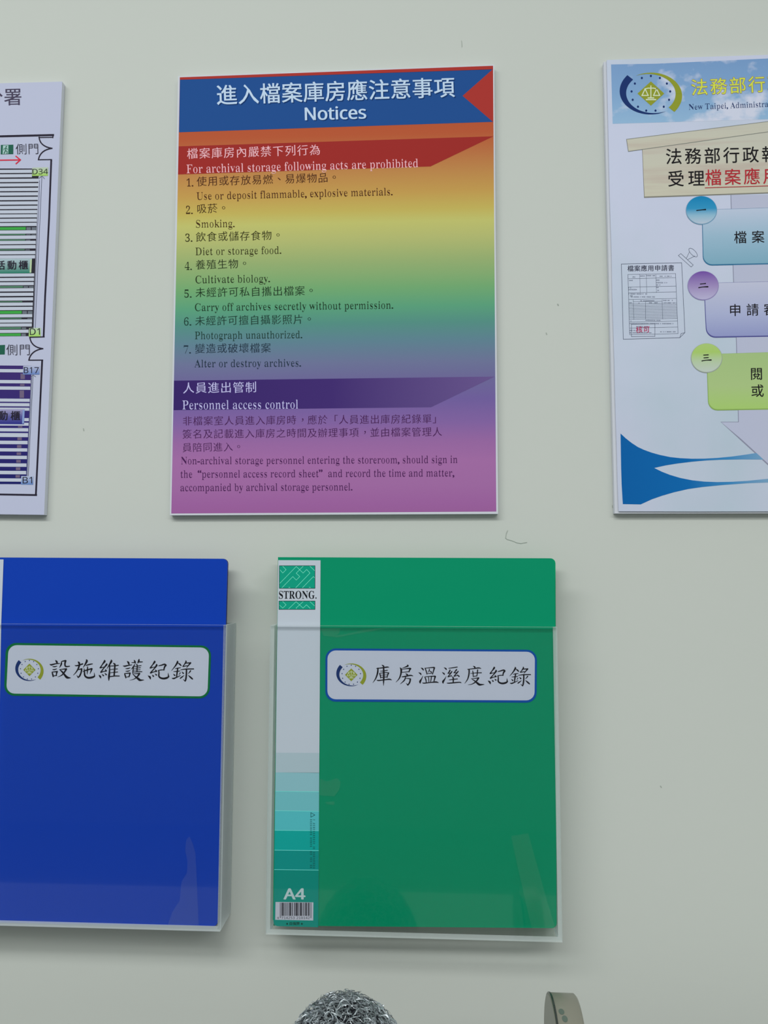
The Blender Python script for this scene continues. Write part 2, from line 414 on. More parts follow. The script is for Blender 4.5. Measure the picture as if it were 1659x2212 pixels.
# ------------------------------------------------------------------ centre poster: rainbow notice board
foam = mat('foam_board_white', (196, 199, 208), 0.5); edge = mat('foam_board_edge', (150, 150, 152), 0.7)
def notice():
    D = 0.006
    r = thing('notice_board', 'rainbow coloured notice poster on white foam board in the middle, blue banner on top', 'poster', P(722, 1108, 0))
    slab('board', [(384.5, 164.5), (1067.5, 139.5), (1076, 1110), (367, 1113)], D, 0.0055, [foam, foam], r)
    q = [(388.5, 167), (1065, 142), (1072, 1105), (370, 1109.3)]
    stops = [(0.000, (152, 94, 152)), (0.019, (154, 96, 156)), (0.060, (158, 104, 160)), (0.112, (160, 106, 162)), (0.153, (150, 102, 160)), (0.195, (130, 98, 160)), (0.246, (112, 94, 156)), (0.298, (108, 104, 150)), (0.329, (108, 114, 150)), (0.376, (94, 128, 144)), (0.417, (84, 140, 130)), (0.453, (90, 156, 122)), (0.495, (112, 164, 112)), (0.557, (148, 170, 112)), (0.609, (176, 180, 112)), (0.645, (188, 186, 108)), (0.671, (190, 172, 90)), (0.712, (190, 150, 80)), (0.764, (184, 128, 74)), (0.805, (180, 108, 66)), (0.847, (178, 86, 54)), (1.000, (176, 66, 46))]
    slab('rainbow_print', q, D + FAR, FAR, ramp_mat('rainbow_print', stops, 'Z', 0.5, 0.03), r)
    red = mat('banner_red', (164, 51, 46), 0.4); blue = mat('banner_blue', (33, 76, 140), 0.5, 0.03)
    Ink().poly([(388.5, 167.3), (1064.8, 142.2), (1064.6, 150), (388.6, 172.4)]).build('red_strip', D + 2 * FAR, red, r)
    Ink().poly([(388.6, 172.2), (1064.4, 149.6), (999.3, 207), (1064.8, 263.2), (386.6, 285.8)]).build('blue_banner', D + 2 * FAR, blue, r)
    Ink().poly([(1064.4, 149.6), (1064.9, 263.2), (999.3, 207)]).build('red_notch', D + 2 * FAR, red, r)
    Ink().poly([(385.8, 316.2), (1065.8, 294.4), (930, 359.6), (384.6, 376.9)]).build('red_heading_band', D + 2 * FAR, mat('band_red', (152, 42, 39), 0.4), r)
    Ink().poly([(375.6, 822.4), (1068.3, 813.5), (931, 879.6), (375.0, 886)]).build('purple_heading_band', D + 2 * FAR,
        ramp_mat('band_purple', [(0, (56, 38, 102)), (0.5, (66, 46, 112)), (1, (104, 84, 140))], 'X'), r)
    L = D + 3.5 * FAR
    for sh, mm_, dd, nm in ((2.2, mat('title_shadow_ink', (18, 52, 105)), L - FAR * 1.0, 'title_shadow'), (0, mat('title_ink', (186, 206, 236), 0.4), L, 'title_lettering')):
        k = Ink()
        cjk(k, '進入檔案庫房應注意事項', 469 + sh, 226.5 + sh, 982 + sh, 209 + sh, style='sans', k=0.99, copies=((-.009, -.006), (.009, .006), (.009, -.006), (-.009, .006)))
        lat(k, 'Notices', 659.5 + sh, 259.8 + sh, 790.5 + sh, 256 + sh, 27, SANS, 'sans', copies=((-.03, 0), (.03, 0), (0, .02)))
        k.build(nm, dd, mm_, r)
    pink = mat('heading_ink', (236, 176, 186), 0.4); lil = mat('heading_ink_lilac', (186, 182, 226), 0.4)
    k = Ink(); cjk(k, '檔案庫房內嚴禁下列行為', 404.7, 343.0, 692, 334.5, k=0.93, grow=(0.004, -0.003))
    lat(k, 'For archival storage following acts are prohibited', 403.4, 374.3, 903, 361.3, 18.5, grow=(-.028, 0)); k.build('heading_lettering', L, pink, r)
    k = Ink(); cjk(k, '人員進出管制', 395.7, 849.6, 554, 847.8, k=0.95, grow=(0.004, -0.003))
    lat(k, 'Personnel access control', 394.3, 884.4, 643.7, 882.6, 19.2, grow=(-.028, 0)); k.build('heading_lettering', L, lil, r)
    rows = [
        ((70, 34, 22), [('1.', 403.4, 402.6, 417.7)], ('使用或存放易燃、易爆物品。', 425.6, 402.2, 708.5, 393.6, 12), ('Use or deposit flammable, explosive materials.', 425, 431.6, 848.3, 421.6)),
        ((66, 44, 20), [('2.', 401.6, 462, 416.5)], ('吸菸。', 425.6, 461, 469.6, 459.6, 2), ('Smoking.', 423.5, 491.7, 507, 490.4)),
        ((52, 50, 22), [('3.', 400.3, 522, 415.8)], ('飲食或儲存食物。', 423.6, 522, 586.9, 518.2, 7), ('Diet or storage food.', 422.6, 551.2, 607.8, 548)),
        ((38, 50, 30), [('4.', 399, 583, 414.6)], ('養殖生物。', 423, 582, 514.6, 579.5, 4), ('Cultivate biology.', 422.4, 612, 583.5, 609.3)),
        ((30, 52, 34), [('5.', 398.3, 642.7, 414)], ('未經許可私自攜出檔案。', 422.6, 642, 658.2, 638, 10), ('Carry off archives secretly without permission.', 421.2, 671.8, 849.6, 666.6)),
        ((30, 58, 50), [('6.', 397.5, 703, 413.4)], ('未經許可擅自攝影照片。', 422, 703, 654.5, 699.5, 10), ('Photograph unauthorized.', 421.2, 732.6, 653, 730.4)),
        ((34, 50, 66), [('7.', 397, 763.4, 412.5)], ('變造或破壞檔案', 421.6, 763, 584.8, 761.4, 7), ('Alter or destroy archives.', 420.3, 793.4, 650.4, 791.6))]
    for i, (c, num, cj, en) in enumerate(rows):
        k = Ink()
        lat(k, num[0][0], num[0][1], num[0][2], num[0][3], num[0][2], 16.5, grow=(-.03, 0))
        cjk(k, *cj, k=0.95, grow=(-.001, -.009)); lat(k, en[0], en[1], en[2], en[3], en[4], 16.2)
        k.build('rule_lettering', L, mat('rule_ink_%d' % (i + 1), c, 0.45), r)
    k = Ink()
    cjk(k, '非檔案室人員進入庫房時，應於「人員進出庫房紀錄單」', 394.8, 919, 932.3, 914.2, 24, k=0.96, grow=(-.004, -.012))
    cjk(k, '簽名及記載進入庫房之時間及辦理事項，並由檔案管理人', 394.3, 947.3, 954.6, 942.2, k=0.96, grow=(-.004, -.012))
    cjk(k, '員陪同進入。', 394.3, 976.3, 502.7, 974.6, 5, k=0.96, grow=(-.004, -.012))
    lat(k, 'Non-archival storage personnel entering the storeroom, should sign in', 391.2, 1003, 988, 1000, 16)
    lat(k, 'the  “personnel access record sheet”  and record the time and matter,', 390.3, 1032, 981.4, 1029, 16)
    lat(k, 'accompanied by archival storage personnel.', 389.9, 1061, 761.4, 1059.2, 16)
    k.build('paragraph_lettering', L, mat('paragraph_ink', (74, 34, 84), 0.45), r)
notice()

# ------------------------------------------------------------------ left poster: storeroom floor plan
def plan():
    D = 0.006
    r = thing('floor_plan_board', 'white foam board with a storeroom floor plan of green and navy shelf rows, left edge', 'poster', P(-230, 1111, 0))
    slab('board', [(-560, 195), (134.3, 176.2), (95.2, 1112), (-600, 1104)], D, 0.0055, [mat('plan_paper', (180, 184, 208), 0.42), foam], r)
    ink = mat('plan_ink', (42, 38, 52), 0.5); white = mat('plan_bar_white', (184, 190, 206), 0.45)
    L = D + 3 * FAR
    k = Ink(); cjk(k, '分署', -31.5, 228.6, 46.5, 226.6, style='sans', copies=((0, 0), (.015, 0))); k.build('title_lettering', L, mat('plan_title_ink', (72, 66, 88), 0.5), r)
    k = Ink()
    k.line([(-500, 303), (0, 294.4), (114.5, 291.6)], 4.2).line([(114.5, 292), (114, 297)], 2.4).line([(84, 297), (114, 296.5)], 2)
    k.line(quadcurve((84.5, 296.5), (86, 316), (112, 320.3)), 2.6).line(quadcurve((83, 344.5), (87, 324), (112, 320.3)), 2.6)
    k.line([(83, 345), (111, 344.6)], 2.2)
    k.line([(110.6, 346), (106, 470), (97.4, 640), (94.2, 727)], 3.8)
    k.line([(64.5, 728.5), (95.2, 727.6)], 2.4).line(quadcurve((64.5, 729.5), (68, 750), (92.2, 753)), 2.6).line(quadcurve((62.3, 777.5), (67, 757), (92.2, 753)), 2.6)
    k.line([(62.3, 778), (92, 777.8)], 2.4).line([(91, 779), (84, 930), (77.4, 1069)], 3.8).line([(-500, 1062), (0, 1068), (78, 1069.3)], 3.8)
    k.build('room_outline', L, ink, r)
    # upper shelf block
    k = Ink(); k.poly([(-400, 364), (84, 364), (71, 726), (-400, 730)]); k.build('shelf_block', D + FAR, mat('plan_gap_dark', (46, 44, 54), 0.5), r)
    g = Ink(); gd = Ink(); w = Ink()
    xe = lambda y: 84.3 - (y - 395) * 0.0475
    def bar(ink_, y, h, x1=None, x0=-400): ink_.rect(x0, y - h / 2 + 2, xe(y) - 0.8 if x1 is None else x1, y + h / 2 - 0.9 + (2 if 0 else 0), 0) if 0 else ink_.poly([(x0, y - h / 2 + 3), ((x1 or xe(y) - 1), y - h / 2 - 0.4), ((x1 or xe(y) - 1), y + h / 2 - 0.4), (x0, y + h / 2 + 3)])
    for y in [370.3, 379.8]: bar(w, y, 6.9, 69)
    for y in [389.8, 399.5, 409.4, 419, 428.8, 438.6, 448.2, 457.6, 466.5, 476, 485]: bar(w, y, 7.0)
    for y in [501.3, 512.6, 524, 533.4, 545.8, 555]: bar(w, y, 7.2)
    for y in [594.3, 603.8, 613, 626.2, 636, 646, 657.2, 666.6, 682.2, 693.6, 702.2]: bar(w, y, 6.8)
    bar(w, 715.8, 6.8, 61.5)
    for y, h in [(493.8, 6), (674.8, 6.2), (723.2, 5.4)]: bar(g, y, h, xe(y) - 24)
    for y, h in [(507, 2.4), (518.6, 2.4), (539.7, 2.4), (620, 3.6), (652, 1.8), (688, 1.8), (709, 3.8)]: bar(gd, y, h, xe(y) - 24)
    w.build('shelf_row_bars', D + 2 * FAR, white, r); g.build('shelf_row_bars', D + 2 * FAR, mat('plan_green', (62, 158, 70), 0.5), r, 'bright green plan bars')
    gd.build('shelf_row_bars', D + 2 * FAR, mat('plan_green_dull', (84, 128, 104), 0.5), r, 'dull green plan bars')
    k = Ink()
    for y, h in [(493.8, 6), (507, 2), (518.6, 2), (539.7, 2), (620, 3.4), (674.8, 6), (709, 3.6), (723.2, 5.2)]:
        k.rect(xe(y) - 22.5, y - h / 2, xe(y) - 13, y + h / 2)
    for y, h in [(493.8, 6), (507, 2), (620, 3.4), (674.8, 6), (688, 1.6)]: k.rect(xe(y) - 11, y - h / 2, xe(y) - 1, y + h / 2)
    for y in [(568), (577.5), (587)]: pass
    k.build('plan_gap_blocks', D + 2 * FAR, mat('plan_grey', (104, 112, 122), 0.5), r)
    k = Ink()
    k.line([(90.3, 382), (82.5, 560), (76, 708)], 1.0).line([(84.5, 385), (91, 380), (96, 386)], 1.0)
    k.line([(85.6, 390), (78.6, 560), (72.2, 708)], 0.9)
    k.line([(71.3, 812), (66, 920), (61, 1028)], 1.0).line([(66, 815), (71.4, 810), (77, 814)], 1.0).line([(68.5, 815), (63.5, 920), (58.6, 1028)], 0.9)
    k.build('dimension_arrows', L, mat('plan_line', (84, 90, 108), 0.5), r)
    # green and navy name boxes
    slab('cabinet_box', [(-120, 560), (69, 558.5), (67.5, 590), (-120, 592)], D + 3 * FAR, FAR, ramp_mat('cab_green', [(0, (34, 118, 98)), (1, (168, 186, 196))]), r, 'teal cabinet name box')
    slab('cabinet_box', [(-120, 883), (53.5, 884), (52, 916.5), (-120, 915)], D + 3 * FAR, FAR, ramp_mat('cab_navy', [(0, (40, 44, 128)), (0.5, (92, 92, 152)), (1, (160, 156, 190))]), r, 'navy cabinet name box')
    Ink().poly([(65.0, 560.5), (69, 560.2), (67.6, 589), (63.8, 589)]).build('box_edge', D + 5 * FAR, mat('cab_edge', (176, 196, 160)), r)
    Ink().poly([(49, 885.5), (53.4, 885.8), (51.8, 915), (47.6, 915)]).build('box_edge', D + 5 * FAR, mat('cab_edge_blue', (130, 150, 200)), r)
    k = Ink()
    cp = ((-.02, 0), (.02, 0), (0, .015))
    cjk(k, '活動櫃', -8.5, 582.3, 60, 581.7, style='sans', copies=cp, k=0.84); cjk(k, '活動櫃', -30, 907.2, 43, 907.6, style='sans', copies=cp, k=0.8)
    lat(k, 'D34', 70.5, 376.5, 103.6, 376, 11.5, SANS, 'sans'); lat(k, 'D1', 64.6, 723.6, 86.3, 723, 14.0, SANS, 'sans')
    lat(k, 'B17', 51.4, 806, 83.6, 806, 13, SANS, 'sans'); lat(k, 'B1', 49, 1044.3, 69.4, 1044, 14, SANS, 'sans')
    cjk(k, '側門', 34.3, 333.6, 84, 332.6, style='sans', grow=(-.01, -.012), k=0.98); cjk(k, '側門', 14, 767.4, 65.5, 767, style='sans', grow=(-.01, -.012), k=0.96)
    k.build('plan_lettering', D + 7 * FAR, ink, r)
    for q, nm, c0, c1 in (([(69.8, 362), (104, 361), (103.4, 379.5), (69.4, 380)], 'a', (158, 200, 92), (178, 190, 178)), ([(62.8, 709), (88.2, 708), (87.5, 726.6), (61.8, 727)], 'b', (160, 205, 100), (176, 196, 170)),
                      ([(50.2, 790.5), (86, 790), (85.2, 809), (49.6, 809)], 'c', (96, 124, 184), (176, 182, 208)), ([(46, 1028.2), (72.3, 1028.8), (71.3, 1046.8), (45.2, 1046.4)], 'd', (96, 130, 190), (172, 182, 208))):
        slab('row_tag', q, D + 5 * FAR, FAR, ramp_mat('row_tag_' + nm, [(0, c0), (1, c1)]), r, 'green gradient row tag' if nm in 'ab' else 'blue gradient row tag')
    # lower shelf block
    slab('shelf_block', [(-400, 786), (68.6, 790), (56.8, 1046), (-400, 1044)], D + FAR, FAR * .5, ramp_mat('plan_navy', [(0, (34, 36, 100)), (0.5, (52, 44, 112)), (1, (62, 46, 108))]), r)
    w = Ink(); xe2 = lambda y: 68.4 - (y - 810) * 0.0495
    for y, h, x1 in [(801, 7, 50), (824.7, 7, 0), (838.6, 7, 0), (864.7, 6.6, 0), (874.4, 6.8, 0), (884, 6.4, 0), (906.5, 6.6, 0), (916.4, 6.4, 0), (928.6, 7.2, 0), (940, 8.6, 0), (956, 7.4, 0), (972, 7, 0), (988.2, 7.2, 0), (1004.8, 7.4, 0), (1021, 7.4, 0), (1037, 7, 46)]:
        x = x1 or xe2(y) - 1.5
        w.poly([(-400, y - h / 2 - 3), (x, y - h / 2), (x, y + h / 2), (-400, y + h / 2 - 3)])
    w.build('shelf_row_bars', D + 2 * FAR, white, r)
    k = Ink()
    for y, h in [(813, 12), (831.6, 4), (851.5, 16), (922, 3), (947.8, 6), (964.4, 6), (980, 5.6), (996.4, 6), (1012.6, 6), (1029, 5.6)]: k.rect(xe2(y) - 24, y - h / 2, xe2(y) - 14.5, y + h / 2)
    k.build('plan_gap_blocks', D + 2 * FAR, mat('plan_mauve', (108, 94, 122), 0.5), r)
    # exit pictograms and arrow
    gr = mat('exit_green', (38, 92, 76), 0.5); k = Ink()
    k.poly([(1.8, 313), (28.8, 312.4), (28.6, 332.8), (1.4, 333.4)]).poly([(-18, 746), (10.8, 745), (10.2, 765.6), (-18, 766)]); k.build('exit_sign', L, gr, r)
    k = Ink(); k.poly([(6.4, 314), (18.2, 313.6), (17.8, 332.2), (5.6, 332.6)]); k.build('exit_sign', L + FAR, mat('exit_pale', (160, 190, 188)), r, 'pale doorway of the exit pictogram')
    k = Ink(); k.ell(13.6, 316.6, 1.5, 1.5, 10).line([(12.6, 319), (12, 325), (9, 331)], 1.8).line([(12.3, 325), (15.4, 327.5), (15, 332)], 1.6).line([(12.5, 319.5), (16.4, 322.5)], 1.2).line([(12.4, 319.5), (8.6, 321.5), (8.4, 324)], 1.2)
    k.build('exit_figure', L + 2 * FAR, gr, r)
    k = Ink(); k.line([(-300, 350), (43, 345.4)], 2.6).line([(34.6, 337.6), (44, 345.3), (34.8, 353.4)], 2.6); k.build('red_arrow', L, mat('plan_red', (206, 44, 68), 0.5), r)
plan()

# ------------------------------------------------------------------ right poster: application flow chart
def chart():
    D = 0.007
    r = thing('flow_chart_poster', 'pale blue flow chart poster with a cloudy sky heading, at the right edge', 'poster', P(1700, 1108, 0))
    slab('board', [(1304, 133.5), (1998, 108), (2040, 1108), (1328, 1109)], D - 0.0012, 0.0055, [foam, foam], r)
    left = [(1310.5, 129.6), (1311.8, 180), (1313.4, 250), (1315.2, 330), (1317, 420), (1319.6, 500), (1321.6, 560), (1322.6, 640), (1326, 740), (1328.2, 830), (1330, 900), (1332.6, 980), (1334, 1040), (1336.4, 1104.6)]
    paper = add_bump(ramp_mat('chart_paper', [(0, (186, 192, 212)), (1, (188, 193, 218))], 'Z', 0.42, 0.35, (9, 9, 6, (176, 190, 206), 0.42, 0.68)), 14, 0.35, 0.004, 1.5)
    slab('paper', [(1998, 103)] + [(1659, 118.5), (1480, 124.2), (1400, 126.4)] + left + [(1500, 1105), (2040, 1104)], D, 0.0006, paper, r)
    L = D + FAR
    sky = ramp_mat('chart_sky', [(0, (132, 170, 205)), (0.5, (112, 152, 196)), (1, (104, 142, 190))], 'Z', 0.42, 0.35, (30, 30, 42, (196, 200, 220), 0.52, 0.66))
    nt = sky.node_tree; mr = [n for n in nt.nodes if n.type == 'MAP_RANGE'][0]; nz = [n for n in nt.nodes if n.type == 'TEX_NOISE'][0]
    tc = [n for n in nt.nodes if n.type == 'TEX_COORD'][0]; last = nz.outputs[0]
    for px_, pz_, rad, amt in ((0.35, 0.05, 0.42, 0.26), (0.36, 0.62, 0.3, 0.10), (0.05, 0.5, 0.5, -0.14), (0.18, 0.85, 0.35, -0.12)):      # where the printed clouds gather
        vd = nt.nodes.new('ShaderNodeVectorMath'); vd.operation = 'DISTANCE'; vd.inputs[1].default_value = (px_ * 4, 0, pz_)
        ms = nt.nodes.new('ShaderNodeVectorMath'); ms.operation = 'MULTIPLY'; ms.inputs[1].default_value = (4, 0, 1)
        nt.links.new(tc.outputs['Generated'], ms.inputs[0]); nt.links.new(ms.outputs[0], vd.inputs[0])
        m1 = nt.nodes.new('ShaderNodeMapRange'); m1.inputs[1].default_value = 0; m1.inputs[2].default_value = rad; m1.inputs[3].default_value = amt; m1.inputs[4].default_value = 0
        ad = nt.nodes.new('ShaderNodeMath'); ad.operation = 'ADD'
        nt.links.new(vd.outputs['Value'], m1.inputs[0]); nt.links.new(last, ad.inputs[0]); nt.links.new(m1.outputs[0], ad.inputs[1]); last = ad.outputs[0]
    nt.links.new(last, mr.inputs[0])
    slab('sky_heading', [(1320, 139.2), (1420, 137.5), (1659, 126.3), (1990, 113), (1992, 250), (1659, 257.5), (1534, 261), (1440, 264), (1323.4, 267.4)], L, FAR * .5, sky, r)
    emblem(1406, 202, 67, 49, 42, 38, 29, 26.3, D + 2.5 * FAR, r, 'large')
    k = Ink(); cpb = tuple((.028 * math.cos(a), .028 * math.sin(a)) for a in [i * math.pi / 3 for i in range(6)])
    cjk(k, '法務部行政執行署', 1494.6, 206, 1494.6 + 41.4 * 7 + 34, 190, style='round', fix=37.5, copies=cpb); k.build('heading_outline', L + 2 * FAR, mat('head_brown', (150, 128, 104)), r)
    k = Ink(); cjk(k, '法務部行政執行署', 1494.6, 206, 1494.6 + 41.4 * 7 + 34, 190, style='round', fix=37.5, copies=((-.003, 0), (.003, 0))); k.build('heading_lettering', L + 3 * FAR, mat('head_lime', (206, 216, 78)), r)
    k = Ink(); lat(k, 'New Taipei, Administra', 1488.2, 237.2, 1660, 230.6, 12.2, grow=(-.03, 0)); k.build('subheading_lettering', L + 2 * FAR, mat('head_navy', (40, 58, 104)), r)
    wood = ramp_mat('chart_wood', [(0, (190, 186, 168)), (1, (186, 184, 172))], 'Z', 0.45, 0.3, (7, 7, 120, (176, 158, 148), 0.5, 0.78))
    bl = mat('chart_line', (124, 128, 122))
    Ink().poly([(1386.8, 318.4), (1659, 285), (1720, 277), (1995, 318), (1998, 409), (1659, 418), (1391.2, 427.6)]).build('signboard_shadow', L, mat('sign_edge', (130, 128, 120)), r)
    slab('signboard', [(1387.8, 320), (1659, 285), (1720, 277), (1995, 318), (1997, 405), (1659, 415.4), (1392.4, 424.6)], L + FAR, FAR * .5, wood, r)
    roof = [(1353.4, 300.8), (1659, 262.4), (1710, 256), (2000, 292), (1998, 318), (1712, 278), (1659, 284.6), (1357.4, 326.9)]
    slab('signboard_roof', roof, L + 2 * FAR, FAR * .5, wood, r); Ink().line(roof, 1.1, True).build('roof_outline', L + 3 * FAR, bl, r)
    black = mat('chart_black', (28, 26, 30), 0.45); red = mat('chart_red', (176, 44, 54), 0.45)
    cb = ((-.005, 0), (.005, 0), (0, .006))
    k = Ink(); cjk(k, '法務部行政執', 1439, 354.9, 1439 + 41.5 * 5 + 34, 349.3, style='round', fix=37, copies=cb)
    cjk(k, '受理', 1443.5, 402.8, 1521.5, 401.2, style='round', fix=37, copies=cb)
    k.build('signboard_lettering', L + 5 * FAR, black, r); k = Ink()
    cjk(k, '檔案', 1586.5, 525.8, 1651, 524, style='round', fix=28.6, copies=cb); k.build('card_lettering', L + 5 * FAR, black, r); k = Ink(); cjk(k, '申請審', 1575.4, 682.8, 1575.4 + 37.6 * 2 + 26, 680.6, style='round', fix=28, copies=cb)
    k.build('card_lettering', L + 5 * FAR, black, r); k = Ink()
    cjk(k, '閱', 1621, 820.6, 1648, 820.2, style='round', fix=29, copies=cb); cjk(k, '或', 1623, 857.2, 1650, 856.8, style='round', fix=29, copies=cb)
    k.build('card_lettering', L + 5 * FAR, black, r)
    k = Ink(); cjk(k, '檔案應用', 1524.6, 400.4, 1524.6 + 41.6 * 3 + 34, 396, style='round', fix=37, copies=cb); k.line([(1523.5, 405.6), (1659, 401.4), (1780, 397)], 1.4); k.build('signboard_lettering', L + 5 * FAR, red, r, 'red underlined words')
    # grey arrow, boxes, circles
    arrow = [(1578, 421), (1583.5, 600), (1590, 740), (1594.4, 910.9), (1556.4, 911), (1600, 951), (1659, 1005), (1722, 1062), (1860, 905), (1806, 906), (1800, 700), (1796, 420)]
    Ink().poly(arrow).build('arrow_edge', L, mat('arrow_edge', (136, 138, 160)), r)
    slab('flow_arrow', [(x + (1.6 if x < 1720 else -1.6), y + (1.2 if 905 < y < 912 else 0) - (2.2 if y > 940 else 0)) for x, y in arrow], L + FAR, FAR * .5, ramp_mat('arrow_grey', [(0, (178, 182, 206)), (1, (182, 184, 204))], 'X'), r)
    def card(tl, bl_, br, tr, st, bc, nm, lab):
        q = [(tl[0], tl[1]), tr, br, bl_]
        slab('step_card', rrect([(a + b * 0, c) for (a, c), b in zip(q, (1, 1, 1, 1))], 20, (0, 0, 0, 1)), L + 2 * FAR, FAR * .5, mat('card_edge_' + nm, bc), r, lab + ' card rim')
        slab('step_card', rrect([(tl[0] + 1.4, tl[1] + .5), (tr[0], tr[1] + .5), (br[0], br[1] - 2.6), (bl_[0] + 1.4, bl_[1] - 2.6)], 19, (0, 0, 0, 1)), L + 3 * FAR, FAR * .5, ramp_mat('card_' + nm, st), r, lab + ' step card')
    card((1516.2, 453), (1518.4, 574), (1950, 565), (1945, 440), [(0, (124, 166, 188)), (0.5, (150, 180, 202)), (1, (184, 194, 216))], (56, 112, 150), 'blue', 'blue')
    card((1520, 611.6), (1525.6, 729.8), (1955, 722), (1950, 600), [(0, (142, 148, 194)), (0.4, (166, 172, 206)), (1, (188, 190, 212))], (82, 82, 144), 'violet', 'lavender')
    card((1526, 765), (1530, 887), (1960, 880), (1955, 752), [(0, (162, 196, 110)), (0.4, (166, 190, 130)), (1, (160, 186, 128))], (136, 168, 92), 'lime', 'lime green')
    for cx, cy, rx, ry, rc, st, nm in ((1515.3, 453.6, 33.8, 31, (110, 150, 180), [(0, (178, 190, 208)), (0.3, (140, 180, 204)), (0.55, (52, 142, 188)), (1, (22, 126, 178))], 'blue'),
                              (1519, 616.4, 33.8, 31.6, (140, 130, 180), [(0, (180, 174, 208)), (0.45, (156, 138, 186)), (1, (112, 76, 160))], 'violet'),
                              (1526.4, 772.8, 34, 32, (150, 160, 150), [(0, (186, 196, 190)), (0.4, (176, 196, 160)), (0.7, (164, 196, 106)), (1, (168, 196, 118))], 'lime')):
        Ink().ell(cx, cy + .8, rx, ry, 40).build('step_disc', L + 4 * FAR, mat('disc_rim_' + nm, rc), r, nm + ' disc rim')
        k = Ink().ell(cx, cy, rx - 1.2, ry - 1.2, 40); k.build('step_disc', L + 5 * FAR, ramp_mat('disc_' + nm, st), r, nm + ' numbered disc')
    k = Ink()
    k.brush([(1505, 454.6, 2.2), (1515, 453.4, 1.9), (1524, 452.6, 3.0)])
    k.build('disc_numeral', L + 6.5 * FAR, black, r); k = Ink()
    k.brush([(1513, 613.6, 2), (1520, 612.8, 1.8), (1524, 612.4, 2.4)]); k.brush([(1509.4, 621.4, 2.2), (1519, 619.8, 1.9), (1529, 619.4, 3.0)])
    k.build('disc_numeral', L + 6.5 * FAR, black, r); k = Ink(); k.brush([(1520, 767, 2), (1530, 766.4, 2.2)]); k.brush([(1520.6, 773, 2), (1530, 772.4, 2.2)]); k.brush([(1516.4, 779.6, 2.2), (1526, 778, 1.9), (1536, 777.6, 3.0)])
    k.build('disc_numeral', L + 6.5 * FAR, black, r)
    # blue waves at the foot
    wst = [(0, (16, 92, 160)), (0.28, (18, 100, 168)), (0.45, (60, 130, 184)), (0.62, (120, 158, 190)), (1, (150, 176, 204))]
    Z = lambda pts: [(1300 + x / 4.621, 860 + y / 4.621) for x, y in pts]
    up = [(187, 353), (240, 402), (300, 449), (360, 488), (420, 516), (500, 545), (580, 567), (680, 588), (780, 599), (900, 605), (1020, 604), (1150, 597), (1300, 583), (1450, 562), (1540, 548), (1659, 530), (2600, 480)]
    u2 = [(2600, 700), (1659, 614), (1400, 612), (1200, 615), (1050, 622), (900, 635), (760, 652), (640, 671), (523, 697)]
    lo = [(523, 697), (600, 735), (680, 766), (780, 796), (900, 820), (1020, 833), (1150, 838), (1300, 835), (1450, 826), (1659, 805), (2600, 700)]
    l2 = [(2600, 800), (1659, 842), (1450, 850), (1200, 868), (1000, 888), (860, 908), (720, 940), (600, 975), (500, 1010), (388, 1061), (210, 1058), (206, 1000), (198, 860), (193, 700)]
    slab('wave', Z(up + u2 + lo[1:] + l2), L + FAR * 0.5, FAR * .4, ramp_mat('wave_blue', wst, 'X'), r)
    # application form drawing
    G = lambda pts: [(1320 + x / 4.608, 420 + y / 4.608) for x, y in pts]
    k = Ink(); gl = mat('form_line', (84, 92, 112)); w = 0.75
    k.line(G([(103, 692), (703, 680), (735, 1375), (685, 1425), (122, 1441)]), 0.9, True).line(G([(735, 1375), (697, 1385), (685, 1425)]), 0.8)
    def xl(y): return 168 + (y - 797) * 0.0285
    def xr(y): return 642 + (y - 790) * 0.0415
    ys = [797, 838, 922, 980, 1045, 1090] + [1090 + i * 15.3 for i in range(1, 11)] + [1270, 1330, 1395]
    for y in ys: k.line(G([(xl(y) + (0 if y < 1085 or y > 1250 else 0), y), (xr(y), y - 10)]), 0.55)
    k.line(G([(xl(797), 797), (xl(1395), 1395)]), 0.7).line(G([(xr(790), 788), (xr(1382), 1384)]), 0.7)
    for a, y0, y1 in ((285, 797, 978), (350, 797, 978), (446, 797, 976), (220, 1045, 1245), (508, 1045, 1240)): k.line(G([(a, y0), (a + (y1 - y0) * .035, y1)]), 0.55)
    k.line(G([(343, 1070), (343, 1240)]), .55).line(G([(220, 1068), (508, 1062)]), .55)
    k.line(G([(203, 1292), (437, 1288), (437, 1412), (203, 1416)]), 0.8, True)
    # rubber stamp drawing
    k.line(G([(695, 588), (818, 702), (797, 722), (670, 608)]), 0.75, True).line(G([(750, 635), (780, 572)]), .75).line(G([(765, 647), (835, 612)]), .75)
    e = [(817 + 56 * math.cos(t) * math.cos(.8) - 24 * math.sin(t) * math.sin(.8), 578 + 56 * math.cos(t) * math.sin(.8) + 24 * math.sin(t) * math.cos(.8)) for t in [i * 2 * math.pi / 28 for i in range(28)]]
    k.line(G(e), .75, True)
    k.build('form_drawing', L + FAR, gl, r)
    k = Ink(); cjk(k, '檔案應用申請書', 1355.8, 586.2, 1456.2, 584.8, style='round', k=.95, copies=((-.01, 0), (.01, 0))); k.build('form_title', L + FAR, mat('form_ink', (46, 48, 70)), r)
    k = Ink(); rnd = random.Random(3)
    for x0, x1, y in ((215, 240, 822), (290, 340, 812), (352, 438, 808), (485, 605, 814), (172, 220, 856), (450, 485, 853), (450, 562, 878), (450, 495, 901), (172, 208, 930), (172, 262, 947), (450, 475, 926), (450, 480, 955), (175, 362, 991), (190, 215, 1010), (190, 438, 1020),
                      (182, 208, 1078), (292, 432, 1058), (510, 620, 1055), (265, 290, 1082), (368, 478, 1078), (515, 640, 1080), (185, 208, 1260), (322, 495, 1253), (185, 622, 1286), (250, 370, 1316), (185, 245, 1354), (185, 410, 1377), (490, 645, 1367)):
        x = x0
